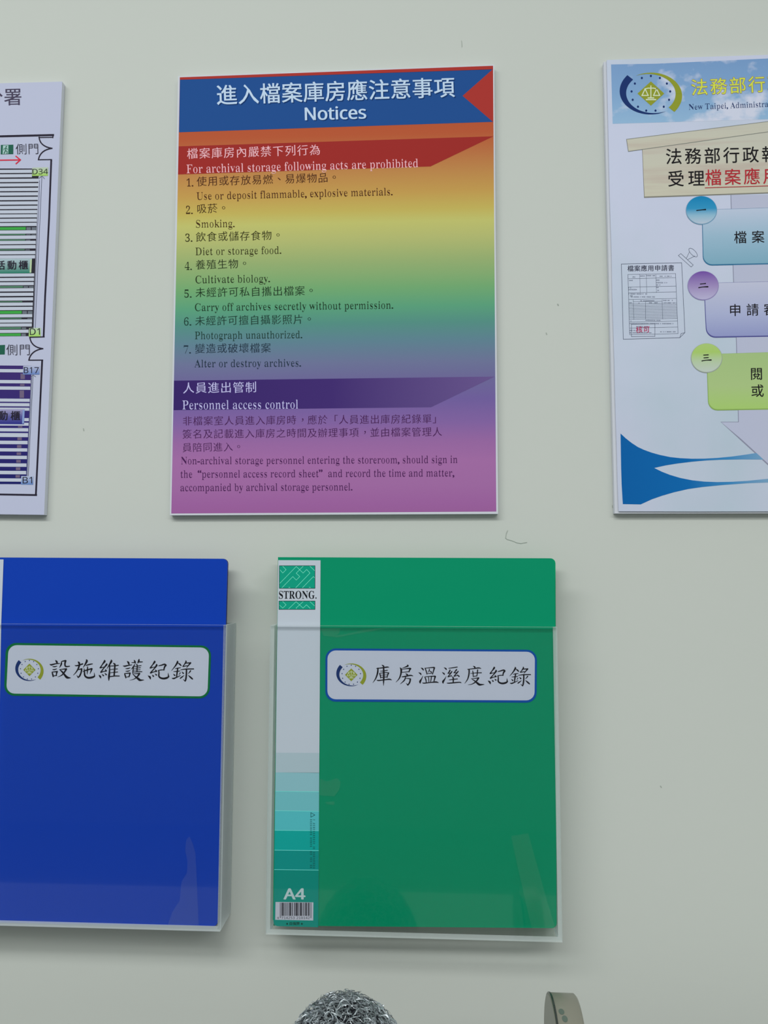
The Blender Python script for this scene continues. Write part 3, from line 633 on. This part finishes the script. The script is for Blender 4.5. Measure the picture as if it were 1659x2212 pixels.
        while x < x1 - 5:
            wd_ = rnd.choice((6, 8, 9)); hh = rnd.choice((5, 7, 8))
            if rnd.random() < .85: k.line(G([(x, y - hh / 2), (x + wd_ * .8, y - hh / 2)]), .45); k.line(G([(x + wd_ * .3, y - hh / 2), (x + wd_ * .3, y + hh / 2)]), .45); k.line(G([(x, y + hh / 2), (x + wd_ * .8, y + hh / 2 - 1)]), .45)
            x += wd_ + 2
    k.build('form_small_print', L + FAR, mat('form_small', (98, 104, 126)), r)
    k = Ink(); cjk(k, '核可', 1320 + 250 / 4.608, 420 + 1378 / 4.608, 1320 + 385 / 4.608, 420 + 1374 / 4.608, k=.95, grow=(.012, .004)); k.build('stamp_lettering', L + 2 * FAR, mat('stamp_red', (172, 48, 92)), r)
chart()

# ------------------------------------------------------------------ brush lettering of the two labels, stroke by stroke
BRUSH = {
'設': '200,165,12 225,195,34 238,235,18;78,250,10 110,262,26 200,240,18 290,232,12;140,300,12 180,302,18 232,290,10;140,365,12 180,365,18 228,350,10;125,425,16 140,470,26 148,518,20;125,420,14 235,408,20;235,408,26 222,450,22 215,500,14;150,505,14 225,492,14;330,195,14 325,250,26 285,325,6;330,190,14 415,170,24;420,175,30 405,230,26 410,285,26 440,300,22 505,292,16;290,365,10 435,350,22;435,355,28 380,440,24 330,490,16 245,528,5;285,365,8 340,410,26 390,470,30 450,535,40 530,545,8',
'施': '690,195,12 710,220,34 725,262,18;622,275,10 660,282,20 790,242,22;718,270,30 690,350,24 640,430,16 585,488,5;690,370,10 765,350,24;768,350,26 755,430,24 725,500,26 692,540,16;660,490,6 692,535,22;870,155,20 880,180,34 845,250,24 800,322,6;862,275,12 930,255,22 1002,242,14;820,345,12 828,420,22 835,490,28 870,530,30 930,545,32 1010,530,32 1045,510,24;1040,435,6 1048,510,22;795,410,10 850,385,20 985,345,22;990,350,26 970,400,20 950,455,6;895,305,16 893,380,22 886,470,6',
'維': '1265,165,18 1265,190,34 1220,250,18 1175,320,20;1170,325,24 1225,318,14 1270,305,12;1305,240,16 1308,258,30 1250,330,18 1185,420,22;1185,425,22 1250,405,14 1300,395,24;1280,360,8 1298,390,28;1140,485,8 1170,515,32 1182,550,12;1210,465,6 1238,495,26;1268,440,6 1300,475,26;1410,158,16 1412,185,34 1370,260,22 1312,350,6;1375,270,20 1372,400,24 1360,520,34 1357,605,10;1455,225,10 1485,250,30 1495,280,14;1375,290,12 1480,285,16 1562,272,18;1385,365,10 1545,352,14;1385,435,10 1548,418,14;1380,520,16 1480,505,18 1585,505,16;1490,280,26 1480,400,26 1472,505,24',
'護': '148,185,10 175,215,32 190,262,16;58,285,8 95,292,24 170,275,18 250,262,12;115,345,10 165,342,18 212,328,10;115,402,10 165,400,18 210,385,10;90,455,14 105,495,24 118,548,16;95,452,14 210,440,20;210,442,24 195,500,20 185,525,14;118,532,12 195,518,14;245,215,10 300,212,16 335,205,12;298,162,12 315,190,26 322,232,14;405,145,18 398,180,30 378,230,8;370,208,8 430,200,18 480,198,14;310,255,14 280,310,22 232,360,5;285,310,16 275,380,18 268,445,14;340,245,8 362,262,20 365,290,14;285,298,10 380,290,14 450,280,14;290,340,8 435,325,14;290,378,8 430,368,12;275,420,12 380,412,16 468,412,14;368,285,20 362,350,20 360,415,16;270,460,8 415,450,20;415,452,28 370,515,24 300,570,12 205,598,5;265,460,6 330,520,24 400,575,40 430,595,32 512,592,8',
'紀': '740,180,16 742,200,34 700,260,18 650,325,20;650,330,24 700,318,14 745,310,12;780,250,14 786,275,32 730,350,18 655,435,22;655,440,22 720,418,14 785,400,24;755,368,8 782,398,26;600,498,8 640,530,34 655,575,10;690,480,6 715,508,28;755,455,6 780,482,26;830,285,12 890,270,20 960,250,24 990,268,24;985,270,34 955,320,24 945,375,20;822,385,14 870,375,16 950,370,14;830,385,18 838,440,22 835,505,26 870,545,28 940,560,32 1010,545,32 1050,520,22;1038,440,5 1045,510,24',
'錄': '1235,180,14 1240,205,30 1190,290,20 1110,388,6;1255,225,10 1290,250,26 1318,280,16;1190,345,8 1240,335,16 1305,325,12;1155,410,8 1220,405,16 1295,395,12;1245,345,22 1232,430,24 1220,525,20;1150,460,6 1180,490,26;1298,435,16 1270,485,5;1120,550,8 1155,560,24 1230,530,16 1305,495,10;1420,175,14 1425,200,26 1385,260,16 1355,295,14;1395,230,8 1460,222,18 1520,220,18;1522,220,28 1490,260,20 1440,320,10;1360,300,16 1430,285,14 1465,280,10;1310,370,10 1420,355,18 1590,352,18;1435,355,24 1432,480,26 1420,580,26 1408,620,14;1365,578,6 1405,615,20;1335,415,8 1365,445,26;1385,490,5 1340,525,20 1300,555,18;1525,390,20 1500,425,16 1470,455,5;1475,490,8 1520,530,26 1565,570,22',
'庫': '250,165,8 285,190,26 295,210,14;135,240,12 250,228,18 370,210,20 402,220,8;165,235,22 158,330,26 120,450,20 55,550,5;215,300,8 290,295,14 370,280,14;288,220,26 292,400,28 288,500,26 285,612,6;200,348,14 215,390,20 225,450,14;205,345,12 330,330,14 395,338,16;395,338,24 375,390,18 365,440,12;225,388,8 375,378,10;225,435,12 365,425,14;140,495,8 180,502,20 300,488,16 410,475,22 460,490,10',
'房': '805,165,14 815,185,28 760,210,16 690,235,6;645,225,10 668,260,30 665,350,26 625,460,18 555,538,5;680,262,10 780,245,14 855,238,22;870,245,30 850,280,22 840,315,16;685,325,10 770,318,12 845,308,14;765,352,8 800,375,28;680,422,8 720,420,18 860,392,22 922,402,12;765,430,16 735,500,20 650,578,5;775,455,10 850,462,16;868,470,26 855,540,24 815,600,22;778,560,5 812,600,20',
'溫': '1098,228,6 1130,245,24 1150,272,20;1048,328,6 1085,350,24 1100,372,18;1142,402,5 1110,470,18 1080,525,34 1082,562,12;1185,232,12 1210,290,18 1230,365,14;1190,235,12 1290,225,14 1380,218,20;1390,225,26 1370,300,18 1350,368,12;1230,352,10 1350,345,12;1278,248,10 1280,280,16 1250,325,5;1285,295,8 1330,322,20;1180,425,12 1205,480,20 1215,545,14;1185,425,12 1300,412,14 1400,408,20;1410,415,26 1390,480,20 1378,540,14;1262,420,12 1268,480,14 1272,540,12;1325,415,16 1318,480,16 1305,540,10;1130,550,8 1165,560,18 1300,545,16 1420,535,24 1478,548,10',
'溼': '112,175,5 140,190,18 152,206,14;80,255,5 108,275,18 118,290,14;150,322,4 125,370,14 95,415,26 98,444,8;192,185,8 260,178,12 338,165,12;210,210,8 212,225,18 185,268,12;180,272,14 215,268,8;245,235,8 240,250,16 180,330,12;180,332,14 235,315,8;225,300,6 240,318,14;325,200,8 322,215,18 285,258,10;280,262,12 330,262,10;355,232,8 345,250,16 285,318,12;285,322,14 340,310,8 365,325,14;335,295,6 368,322,18;255,330,8 268,350,18 270,390,18 268,435,14;200,385,8 270,375,12 340,368,12;160,438,6 200,440,14 370,425,14 405,435,8',
'度': '610,148,6 635,165,20 640,185,10;515,205,10 600,195,12 700,180,16 742,190,7;540,205,18 538,280,18 515,370,14 465,445,4;565,275,6 650,265,10 750,262,12;600,230,10 608,270,14 610,330,10;685,215,16 680,270,14 672,320,10;610,325,10 675,315,10;580,365,6 700,350,14;702,352,20 655,415,16 590,455,10 522,470,4;575,362,5 640,405,16 700,455,28 730,466,24 798,462,6',
}
def write(k, ch, tf, s):
    for st in BRUSH[ch].split(';'):
        pts = []
        for q in st.split():
            x, y, w = map(float, q.split(','))
            X, Y = tf(x, y); pts.append((X, Y, w * s * 1.3))
        k.brush(pts)

# ------------------------------------------------------------------ acrylic wall holders and display folders
CLEAR = clear_mat('clear_acrylic'); FROST = clear_mat('sawn_acrylic_edge', frost=0.62)
SIDE = clear_mat('clear_acrylic_side', (0.97, 0.97, 1.0), frost=0.28)  # frosting and blue tint imitate the folder's reflections inside the sides
FILM = clear_mat('clear_film', (0.985, 0.99, 0.99), 0.0, 0.5, 0.08)
PATCH = clear_mat('painted_reflection', (0.99, 1.0, 0.995), 0.014, 1.0, 0.2)  # faint white frosting that paints reflections onto the covers
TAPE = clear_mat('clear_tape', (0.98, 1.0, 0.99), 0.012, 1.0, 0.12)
HB, HF, T3 = 0.0, 0.036, 0.003
FD = 0.0312
def holder(x0, x1, ztop, zbot, label, base):
    r = thing('acrylic_holder', label, 'document holder', ((x0 + x1) / 2, -0.018, zbot), 'clear acrylic pockets on the wall')
    box('back_panel', (x0, -T3, zbot), (x1, -0.0002, ztop), [CLEAR, FROST], r, edge_axis=1)
    box('front_panel', (x0, -HF, zbot), (x1, -HF + T3, ztop), [CLEAR, FROST], r, edge_axis=1)
    box('side_panel', (x0, -HF + T3, zbot), (x0 + T3, -T3, ztop), [SIDE, FROST], r, edge_axis=0)
    box('side_panel', (x1 - T3, -HF + T3, zbot), (x1, -T3, ztop), [SIDE, FROST], r, edge_axis=0)
    box('bottom_panel', (x0 + T3, -HF + T3, zbot), (x1 - T3, -T3, zbot + T3), [CLEAR, FROST], r, edge_axis=2)
    return r
def folder(q, depf, m_front, m_edge, label, spine_px, rr=11):
    """q: px corners TL TR BR BL of the front cover; a bundle with covers, pages and spine"""
    c = P((q[2][0] + q[3][0]) / 2, q[2][1], depf)
    r = thing('display_folder', label, 'folder', (c.x, -depf + 0.008, c.z), 'display folders in the acrylic pockets')
    slab('front_cover', rrect(q, rr, (0, 1, 1, 1)), depf, 0.0012, m_front, r)
    cen = ((q[0][0] + q[1][0]) / 2, (q[0][1] + q[2][1]) / 2)
    sh = [(x + (1.4 if x > cen[0] else 0), y) for x, y in q]
    slab('back_cover', rrect(sh, rr, (0, 1, 1, 0)), depf - 0.019, 0.0012, m_edge, r)
    pg = [(q[0][0] + 8, q[0][1] + 16), (q[1][0] - 14, q[1][1] + 16), (q[2][0] - 12, q[2][1] - 12), (q[3][0] + 8, q[3][1] - 12)]
    slab('pages', pg, depf - 0.0016, 0.0168, mat('page_sleeves', (176, 186, 190), 0.35), r)
    a, b = P(*q[0], depf), P(*q[3], depf)
    box('spine', (min(a.x, b.x) - 0.0002, -depf + 0.0013, b.z + .004), (min(a.x, b.x) + 0.0012, -depf + 0.0188, a.z - .001), m_edge, r)
    return r
green = add_bump(mat('green_plastic', (4, 136, 98), 0.4, 0.12), 18, 0.25, 0.002, 1)
green_d = mat('green_plastic_back', (14, 150, 98), 0.35)
blue = add_bump(mat('blue_plastic', (14, 58, 166), 0.4, 0.12), 18, 0.25, 0.002, 1)
blue_d = mat('blue_plastic_back', (24, 28, 100), 0.4)
paperw = mat('label_paper', (190, 194, 212), 0.45, 0.1)

def name_label(parent, quad_o, quad_i, rim, text, em, nm):
    D = FD + 0.0002
    lb = slab('name_label', rrect(quad_o, 22), D, 0.0004, rim, parent, nm)
    slab('label_face', rrect(quad_i, 18), D + FAR, FAR, paperw, lb)
    k = Ink(); text(k); k.build('label_lettering', D + 3 * FAR, mat('label_ink', (26, 24, 32), 0.4), lb)
    emblem(*em, D + 3 * FAR, lb, 'label')
    return lb

# green set
gx0, gx1 = P(578.5, 1700, HF).x, P(1209.5, 1700, HF).x
gz1, gz0 = P(890, 1353, HF).z, P(890, 2027, HF).z
gh = holder(gx0, gx1, gz1, gz0, 'clear acrylic wall pocket in front of the wall, holding the green folder', None)
GLAB = lambda: name_label(gf, [(703, 1400.6), (1160, 1403.6), (1159, 1518), (702.6, 1515.6)], [(707.5, 1405), (1155.6, 1408), (1154.6, 1513), (707.2, 1510.4)], mat('rim_blue', (16, 76, 160), 0.4),
    lambda k: ([write(k, c, lambda x, y: (800 + x / 10.05, 1420 + y / 10.05), 1 / 10.05) for c in '庫房溫'], [write(k, c, lambda x, y: (945 + x / 7.9, 1420 + y / 7.9), 1 / 7.9) for c in '溼度'],
               write(k, '紀', lambda x, y: (1054.1 + (x - 598) * .935 / 10.05, 1440.9 + (y - 180) * .935 / 10.05), .935 / 10.05),
               write(k, '錄', lambda x, y: (1101 + (x - 1110) * .943 / 10.05, 1440.9 + (y - 175) * .923 / 10.05), .935 / 10.05)),
    (758.8, 1457.7, 32.2, 26.6, 20.1, 20.9, 13.5, 13.9), 'white name label with a blue rim')

gf = folder([(600.5, 1203.5), (1198.5, 1206), (1202, 2005), (590.5, 1999.5)], FD, green, green_d, 'green display folder with white to teal spine strip and blue-rimmed name label', None)
GLAB()
def spine():
    D = FD + 0.0004
    e = lambda y: 601 - (y - 1210) * 0.0128; e2 = lambda y: 692.4 - (y - 1210) * 0.0062
    sq = lambda y0, y1: [(e(y0), y0), (e2(y0), y0 + .5), (e2(y1), y1 + 1), (e(y1), y1)]
    lowq = rrect([(e(1210), 1210), (e2(1210), 1210.3), (e2(2001), 2003), (e(2001), 2000.6)], 9, (0, 0, 0, 1))
    st = slab('spine_label', lowq, D, 0.0003, mat('spine_white', (182, 190, 202), 0.4), gf, 'white spine strip shading to teal')
    cols = [(1626, 1668.5, (164, 182, 192)), (1668.5, 1709.5, (134, 180, 190)), (1709.5, 1751.5, (108, 178, 186)), (1751.5, 1793.5, (82, 178, 186)),
            (1793.5, 1836.5, (18, 156, 150)), (1836.5, 1878.5, (16, 136, 130))]
    for y0, y1, c in cols:
        Ink().poly(sq(y0, y1)).build('spine_band', D + FAR, mat('band_%d' % y0, c, 0.35), st)
    Ink().poly(rrect([(e(1878.5), 1878.5), (e2(1878.5), 1879.5), (e2(2001), 2003), (e(2001), 2000.4)], 9, (0, 0, 0, 1))).build('spine_band', D + FAR, mat('band_low', (14, 130, 118), 0.35), st)
    k = Ink()
    for y in (1709.5, 1751.5, 1793.5, 1836.5, 1878.5): k.line([(e(y) + .6, y), (e2(y) - .6, y + 1)], 1.1)
    k.build('spine_lines', D + 2 * FAR, mat('spine_line', (110, 214, 208), 0.35), st)
    blk = mat('spine_black', (22, 26, 30)); teal = mat('spine_teal', (20, 150, 124), 0.35); lt = mat('spine_pattern', (120, 222, 196), 0.35)
    Z = lambda x, y: (560 + x / 4.88, 1180 + y / 4.88)
    for q in ([(210, 203), (590, 203), (590, 446), (209, 446)], [(206, 575), (590, 575), (590, 668), (206, 668)]):
        Ink().poly([Z(*p) for p in q]).build('logo_frame', D + FAR, blk, st)
        cx = sum(p[0] for p in q) / 4; cy = sum(p[1] for p in q) / 4
        Ink().poly([Z(p[0] + (5 if p[0] < cx else -5), p[1] + (5 if p[1] < cy else -5)) for p in q]).build('logo_panel', D + 2 * FAR, teal, st)
    k = Ink()
    for pl in ([(248, 211), (283, 247), (248, 282), (220, 250)], [(218, 390), (390, 213), (462, 282), (500, 245), (535, 282), (385, 437)], [(240, 437), (354, 320), (390, 357), (427, 320), (390, 284), (462, 211)],
               [(535, 211), (583, 257)], [(456, 437), (570, 320), (582, 330)], [(312, 437), (318, 431), (324, 437)], [(527, 437), (533, 431), (540, 437)],
               [(248, 583), (283, 617), (248, 652), (216, 622)], [(310, 660), (388, 584), (462, 652), (498, 617), (537, 655)], [(392, 658), (390, 650), (462, 584)], [(535, 584), (582, 628)]):
        k.line([Z(*p) for p in pl], 0.9)
    k.build('logo_pattern', D + 3 * FAR, lt, st)
    k = Ink(); lat(k, 'STRONG', 602.6, 1293.2, 679.6, 1293.2, 16.4, grow=(-.004, .006)); k.ell(682.6, 1291.8, 1.5, 1.5, 10)
    k.build('logo_lettering', D + FAR, blk, st)
    k = Ink(); lat(k, 'A4', 613.2, 1942.6, 658.8, 1942.6, 23, SANS, 'sans', copies=((-.05, 0), (.05, 0), (0, .03), (0.02, -.02))); k.build('size_lettering', D + 3 * FAR, mat('size_ink', (172, 192, 196)), st)
    Ink().poly([(595.2, 1948.4), (677, 1949.2), (676.6, 1988.4), (594.6, 1986.8)]).build('barcode_panel', D + 2 * FAR, mat('bar_white', (176, 178, 192)), st)
    E = lambda x, y: (560 + x / 11.85, 1960 + y / 11.85)
    k = Ink()
    for x, w_ in [(533, 10), (552, 8), (575, 10), (598, 26), (626, 18), (662, 18), (692, 8), (718, 14), (742, 8), (762, 6), (785, 26), (812, 20), (850, 14), (864, 8), (912, 26), (945, 10), (962, 26), (985, 14), (1015, 14), (1035, 6), (1060, 26), (1080, 20), (1120, 12), (1136, 10), (1172, 18), (1192, 12), (1215, 22), (1255, 16), (1276, 20), (1316, 8), (1330, 8)]:
        lng = x in (533, 552, 1316, 1330)
        k.rect(*E(x - w_ / 2, -120), *E(x + w_ / 2, 275 if lng else 218))
    k.build('barcode', D + 3 * FAR, mat('bar_black', (44, 42, 52)), st)
    k = Ink(); lat(k, '4', *E(458, 298), *E(500, 298), 4.6, MONO, 'sans'); lat(k, '714253', *E(570, 300), *E(905, 300), 5.2, MONO, 'sans'); lat(k, '210142', *E(955, 300), *E(1290, 300), 5.2, MONO, 'sans')
    k.build('barcode_numerals', D + 3 * FAR, mat('bar_black', (44, 42, 52)), st)
    k = Ink(); k.ell(*E(714, 422), 1.9, 2.1, 12).ell(*E(1090, 422), 1.9, 2.1, 12)
    cjk(k, '自強牌', E(765, 0)[0], E(0, 455)[1], E(1030, 0)[0], E(0, 455)[1], style='sans', copies=((0, 0), (.04, 0)))
    k.build('spine_small_print', D + 3 * FAR, mat('small_green_ink', (12, 62, 52)), st)
    k = Ink(); Q = lambda x, y: (560 + x / 4.915, 1600 + y / 4.915)
    k.line([Q(548, 764), Q(548, 812), Q(590, 789)], 0.9, True)
    rnd = random.Random(5)
    for X, y0 in ((550, 832), (582, 834)):
        y = y0
        while y < 1350:
            h = rnd.choice((14, 18, 20))
            if rnd.random() < .9:
                for j in range(3): k.line([Q(X - 9 + j * 8, y + rnd.random() * 3), Q(X - 9 + j * 8, y + h - 4 - rnd.random() * 4)], .45)
                k.line([Q(X - 9, y + h / 2), Q(X + 9, y + h / 2)], .45)
            y += h + 3
    k.build('spine_small_print', D + 3 * FAR, mat('small_dark_ink', (24, 74, 74)), st)
spine()
# thin clear pocket over the spine strip, pale film pieces standing in for reflections on the cover
slab('clear_sleeve', [(691.5, 1360), (1196, 1362), (1199, 2000), (688, 2001)], FD + 0.0011, 0.0001, FILM, gf)

slab('reflection_patch', [(692, 1358), (735, 1357), (733, 1368), (722, 1374), (700, 1374)], FD + 0.0013, 0.00005, PATCH, gf)
slab('reflection_patch', [(706, 1374), (740, 1371), (790, 1360), (838, 1356), (800, 1364), (768, 1369), (730, 1377)], FD + 0.0013, 0.00005, PATCH, gf)
slab('reflection_patch', [(691, 1682), (706, 1688), (728, 1681), (736, 1688), (733, 1706), (722, 1720), (700, 1719), (690, 1717)], FD + 0.0013, 0.00005, PATCH, gf)
slab('reflection_patch', [(703, 1733), (722, 1731), (722, 1739), (706, 1737)], FD + 0.0013, 0.00005, PATCH, gf)
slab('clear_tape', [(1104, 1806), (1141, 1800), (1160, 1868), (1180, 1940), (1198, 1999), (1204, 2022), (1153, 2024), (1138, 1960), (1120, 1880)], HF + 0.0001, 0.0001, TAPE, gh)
# blue set
bx1, bx0 = P(481.5, 1700, HF).x, P(481.5, 1700, HF).x - (gx1 - gx0)
bz1, bz0 = P(240, 1349, HF).z, P(240, 2006, HF).z
bh = holder(bx0, bx1, bz1, bz0, 'clear acrylic wall pocket at the left edge, holding the blue folder', None)
BLAB = lambda: name_label(bf, [(12.8, 1388.6), (456.4, 1394.6), (452.4, 1509), (8.4, 1502.6)], [(18.5, 1393.4), (451.8, 1399), (448, 1504.4), (13.4, 1498)], mat('rim_green', (12, 104, 58), 0.4),
    lambda k: ([write(k, c, lambda x, y: (100 + x / 10.05, 1410 + y / 10.05), 1 / 10.05) for c in '設施維'], [write(k, c, lambda x, y: (260 + x / 10.05, 1410 + y / 10.05), 1 / 10.05) for c in '護紀錄']),
    (63.5, 1447, 30.4, 26, 19.4, 20.4, 13.2, 13.6), 'white name label with a green rim')
bf = folder([(-105, 1203.5), (491.5, 1207), (470, 2001), (-128, 1990)], FD, blue, blue_d, 'blue display folder with green-rimmed name label, in the left acrylic pocket', None)
slab('spine_label', [(-104, 1207), (7.5, 1208.5), (2.5, 1345), (-4, 1700), (-14, 1994), (-122, 1990)], FD + 0.0004, 0.0003, mat('spine_white', (182, 190, 202)), bf)
slab('clear_sleeve', [(8, 1360), (484, 1362), (468, 1997), (-10, 1990)], FD + 0.0011, 0.0001, FILM, bf)

slab('reflection_patch', [(409, 1806), (416, 1822), (422, 1842), (424, 1880), (429, 2000), (362, 2000), (372, 1970), (388, 1946), (392, 1905), (404, 1885), (405, 1860), (400, 1838), (402, 1815)], FD + 0.0013, 0.00005, PATCH, bf)  # wavy reflection on the blue cover, painted as a pale film piece
BLAB()
# ------------------------------------------------------------------ desk things at the foot of the picture
dz = P(745, 2158, 0.14).z - 0.084
desk = box('desk_top', (-1.1, -0.33, dz - 0.025), (0.9, -0.075, dz), mat('desk_laminate', (150, 152, 148), 0.4))
desk['label'] = 'grey desk top against the wall below the folders'; desk['category'] = 'desk'
def shavings():
    c = P(744, 2212, 0.14); cx, cy = c.x, c.y
    rz, rx = 0.083, 0.053
    V, Fc = [], []
    n = 18
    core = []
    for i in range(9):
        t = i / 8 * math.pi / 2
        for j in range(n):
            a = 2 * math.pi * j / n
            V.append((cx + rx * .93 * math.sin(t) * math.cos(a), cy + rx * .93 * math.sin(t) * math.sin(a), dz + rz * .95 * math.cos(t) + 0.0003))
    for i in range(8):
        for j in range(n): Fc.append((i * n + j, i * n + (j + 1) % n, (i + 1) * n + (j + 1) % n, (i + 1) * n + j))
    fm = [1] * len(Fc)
    rnd = random.Random(11)
    for _ in range(7500):
        t = math.acos(1 - rnd.random() ** 1.0 * 0.999); a = rnd.random() * 2 * math.pi
        nrm = Vector((math.sin(t) * math.cos(a), math.sin(t) * math.sin(a), math.cos(t)))
        s = rnd.uniform(0.93, 1.03)
        p = Vector((cx + rx * s * nrm.x, cy + rx * s * nrm.y, max(dz + 0.001, dz + rz * s * nrm.z)))
        t1 = nrm.orthogonal().normalized(); t2 = nrm.cross(t1); th = rnd.random() * 2 * math.pi
        d = (t1 * math.cos(th) + t2 * math.sin(th) + nrm * rnd.uniform(-.25, .35)).normalized()
        side = (nrm.cross(d) + nrm * rnd.uniform(-1, 1)).normalized()
        L = rnd.uniform(0.004, 0.011); w = rnd.uniform(0.00022, 0.00042); bend = rnd.uniform(-.5, .5) * L
        b = len(V); m = 4
        for k in range(m + 1):
            u = k / m - .5
            q = p + d * L * u + side * bend * (u * u * 4 - .5) - nrm * abs(u) * L * 0.12
            q.z = max(q.z, dz + 0.0006)
            wv = (side * math.cos(k * .4) + nrm * math.sin(k * .4)) * w
            V.append(tuple(q + wv)); V.append(tuple(q - wv + Vector((0, 0, 0.0))))
        for k in range(m): Fc.append((b + 2 * k, b + 2 * k + 1, b + 2 * k + 3, b + 2 * k + 2)); fm.append(0)
    m = bpy.data.materials.new('metal_strip'); m.use_nodes = True; nt = m.node_tree; bs = nt.nodes['Principled BSDF']
    ge = nt.nodes.new('ShaderNodeNewGeometry'); cr = nt.nodes.new('ShaderNodeValToRGB'); nt.links.new(ge.outputs['Random Per Island'], cr.inputs[0])
    cr.color_ramp.elements[0].color = (0.08, 0.095, 0.10, 1); cr.color_ramp.elements[1].color = (0.60, 0.66, 0.70, 1)
    nt.links.new(cr.outputs[0], bs.inputs['Base Color']); bs.inputs['Metallic'].default_value = 0.45; bs.inputs['Roughness'].default_value = 0.38
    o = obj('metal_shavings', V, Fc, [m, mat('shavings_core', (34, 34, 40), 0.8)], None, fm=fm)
    o['kind'] = 'stuff'; o['label'] = 'domed tangle of grey metallic shreds at the bottom of the picture'; o['category'] = 'metal shavings'
shavings()
def tape():
    dep = 0.13
    top = P(1215, 2160.5, dep); R1, R0 = 0.0, 0.0
    R1 = (top.z - dz) / 2; R0 = R1 * 0.46
    xl, xr = P(1190.5, 2163, dep).x, P(1251, 2163, dep).x
    cy, cz = top.y, dz + R1
    r = thing('tape_roll', 'translucent grey roll of tape standing on edge, right of the metallic shreds', 'tape', ((xl + xr) / 2, cy, dz))
    def ring(name, ra, rb, x0, x1, m, bev=0.0012):
        prof = [(x0 + bev, ra), (x0, ra + bev), (x0, rb - bev), (x0 + bev, rb), (x1 - bev, rb), (x1, rb - bev), (x1, ra + bev), (x1 - bev, ra)]
        n = 72; V = []; Fc = []
        for j in range(n):
            a = 2 * math.pi * j / n
            for x, rr in prof: V.append((x, cy + rr * math.cos(a), cz + rr * math.sin(a)))
        np_ = len(prof)
        for j in range(n):
            for i in range(np_):
                a, b = j * np_ + i, j * np_ + (i + 1) % np_
                c, d = ((j + 1) % n) * np_ + (i + 1) % np_, ((j + 1) % n) * np_ + i
                Fc.append((a, b, c, d))
        return obj(name, V, Fc, m, r, smooth=False)
    tm = mat('tape_grey', (118, 117, 106), 0.3, 0.25); fcm = mat('tape_face', (196, 192, 182), 0.5)
    w = ring('tape_winding', R0, R1, xl, xr, [tm, fcm])
    for p in w.data.polygons:
        p.use_smooth = abs(p.normal.x) < 0.2
        if p.normal.x < -0.9: p.material_index = 1
    ring('core', R0 - 0.003, R0 - 0.0001, xl - 0.0004, xr + 0.0004, mat('cardboard_core', (150, 132, 108), 0.8), 0.0005)
    ring('shadow_rim', R1 - 0.0006, R1 + 0.0004, xl + 0.0004, xl + 0.0018, mat('tape_shadow', (40, 46, 42), 0.2, 0.6), 0.0002)  # dark ring painting the shadow gap where face meets winding
    for dx_, drop in ((0.0052, 0.0016), (0.0066, 0.0034)):      # two reflections painted as dark spots on the winding
        ph = math.acos(1 - drop / R1); c = Vector((xl + dx_, cy - (R1 + 0.0001) * math.sin(ph), cz + (R1 + 0.0001) * math.cos(ph)))
        t = Vector((0, -math.cos(ph), -math.sin(ph)))
        obj('dark_spot', [tuple(c + Vector((1, 0, 0)) * 0.0019 * math.cos(a) + t * 0.0024 * math.sin(a)) for a in [i * math.pi / 8 for i in range(16)]], [tuple(range(16))], mat('tape_spot', (84, 96, 88), 0.4), r)
    r.rotation_euler = (0, 0, math.radians(-1.0))
tape()
